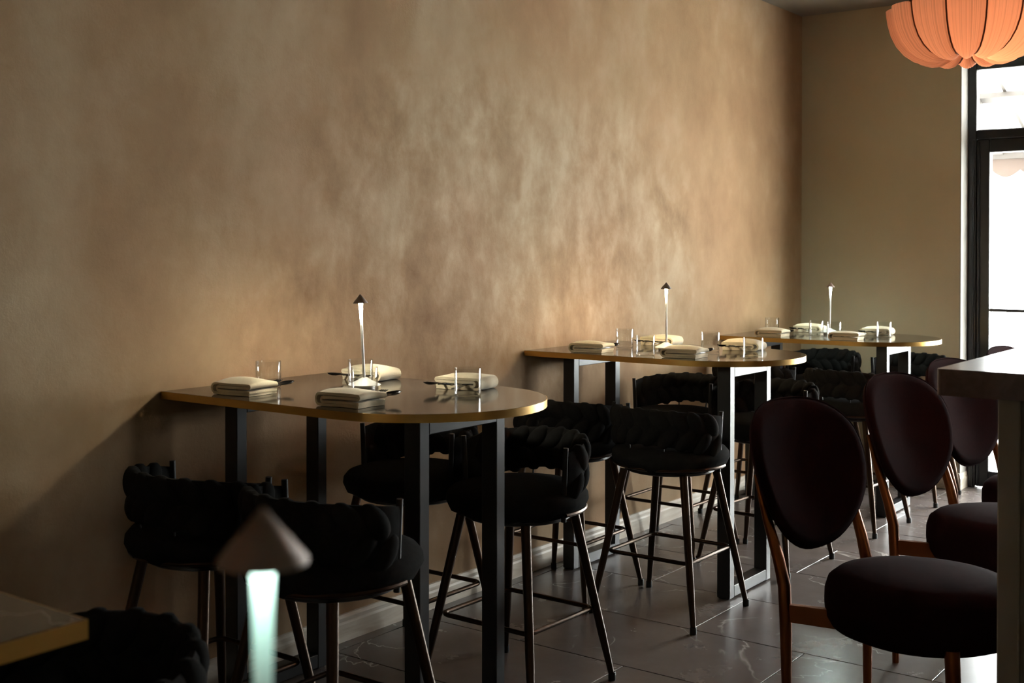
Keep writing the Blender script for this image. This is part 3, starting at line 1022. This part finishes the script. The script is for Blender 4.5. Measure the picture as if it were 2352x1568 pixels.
TN = ('closest', 'middle', 'corner')
SIDE = {0: 'near side wall end', 1: 'near side rounded end', 2: 'far side wall end', 3: 'far side rounded end'}
def setting(ti, k_, nx, ny, rz, cut_off=0.0):
    z = TH[ti]
    o = obj('napkin', NAPS[(ti + k_) % 4])
    o.location = (nx, ny, z + 0.0004)
    o.rotation_euler = (0, 0, R(rz))
    tag(o, f'folded cream napkin on the {TN[ti]} wall table, {SIDE[k_]}', 'napkin', 'folded napkins on the wall tables')
    rot = Matrix.Rotation(R(rz), 4, 'Z')
    for q, (kind, dx, a, dz) in enumerate((('spoon', 0.042, -7, 0.0184), ('fork', 0.014, 2, 0.0184), ('knife', -0.014, 7, 0.0186))):
        c = thing(kind, f'black {kind} poking out of the napkin on the {TN[ti]} wall table, {SIDE[k_]}', kind, group='black cutlery tucked in the napkins')
        h_ = obj('handle', CUT[kind][0], c)
        b_ = obj(HEADN[kind], CUT[kind][1], c)
        p_ = rot @ Vector((dx, -0.026, 0))
        c.location = (nx + p_.x, ny + p_.y, z + dz - 0.0005)
        c.rotation_euler = (R(-0.6), 0, R(rz + a))
def tumbler(ti, x, y, lab):
    o = obj('tumbler', GLASS)
    o.location = (x, y, TH[ti] + 0.0003)
    tag(o, lab, 'glass', 'clear tumblers on the wall tables')

setting(0, 0, 0.255, 2.325, 6)
setting(0, 1, 0.690, 2.325, 6)
setting(0, 2, 0.275, 2.845, 186)
setting(0, 3, 0.690, 2.830, 190)
tumbler(0, 0.185, 2.480, 'clear tumbler behind the wall-end napkin on the closest wall table')
tumbler(0, 0.375, 2.690, 'clear tumbler just behind the lamp on the closest wall table')
tumbler(0, 0.555, 2.520, 'clear tumbler in front of the lamp base on the closest wall table')
tumbler(0, 0.815, 2.680, 'clear tumbler at the rounded end of the closest wall table')
setting(1, 0, 0.275, 4.180, 10)
setting(1, 1, 0.710, 4.190, 6)
setting(1, 2, 0.325, 4.690, 184)
setting(1, 3, 0.740, 4.665, 188)
tumbler(1, 0.262, 4.470, 'clear tumbler nearest the wall on the middle wall table')
tumbler(1, 0.545, 4.165, 'clear tumbler between the two near napkins on the middle wall table')
tumbler(1, 0.665, 4.500, 'clear tumbler to the right of the lamp on the middle wall table')
tumbler(1, 0.950, 4.310, 'clear tumbler at the rounded end of the middle wall table')
setting(2, 0, 0.275, 5.990, 4)
setting(2, 1, 0.690, 5.985, 8)
setting(2, 2, 0.290, 6.475, 182)
setting(2, 3, 0.690, 6.460, 186)
tumbler(2, 0.120, 6.330, 'clear tumbler nearest the wall on the corner table')
tumbler(2, 0.440, 6.200, 'clear tumbler left of the lamp on the corner table')
tumbler(2, 0.560, 6.150, 'clear tumbler in front of the lamp base on the corner table')
tumbler(2, 0.780, 6.300, 'clear tumbler at the rounded end of the corner table')
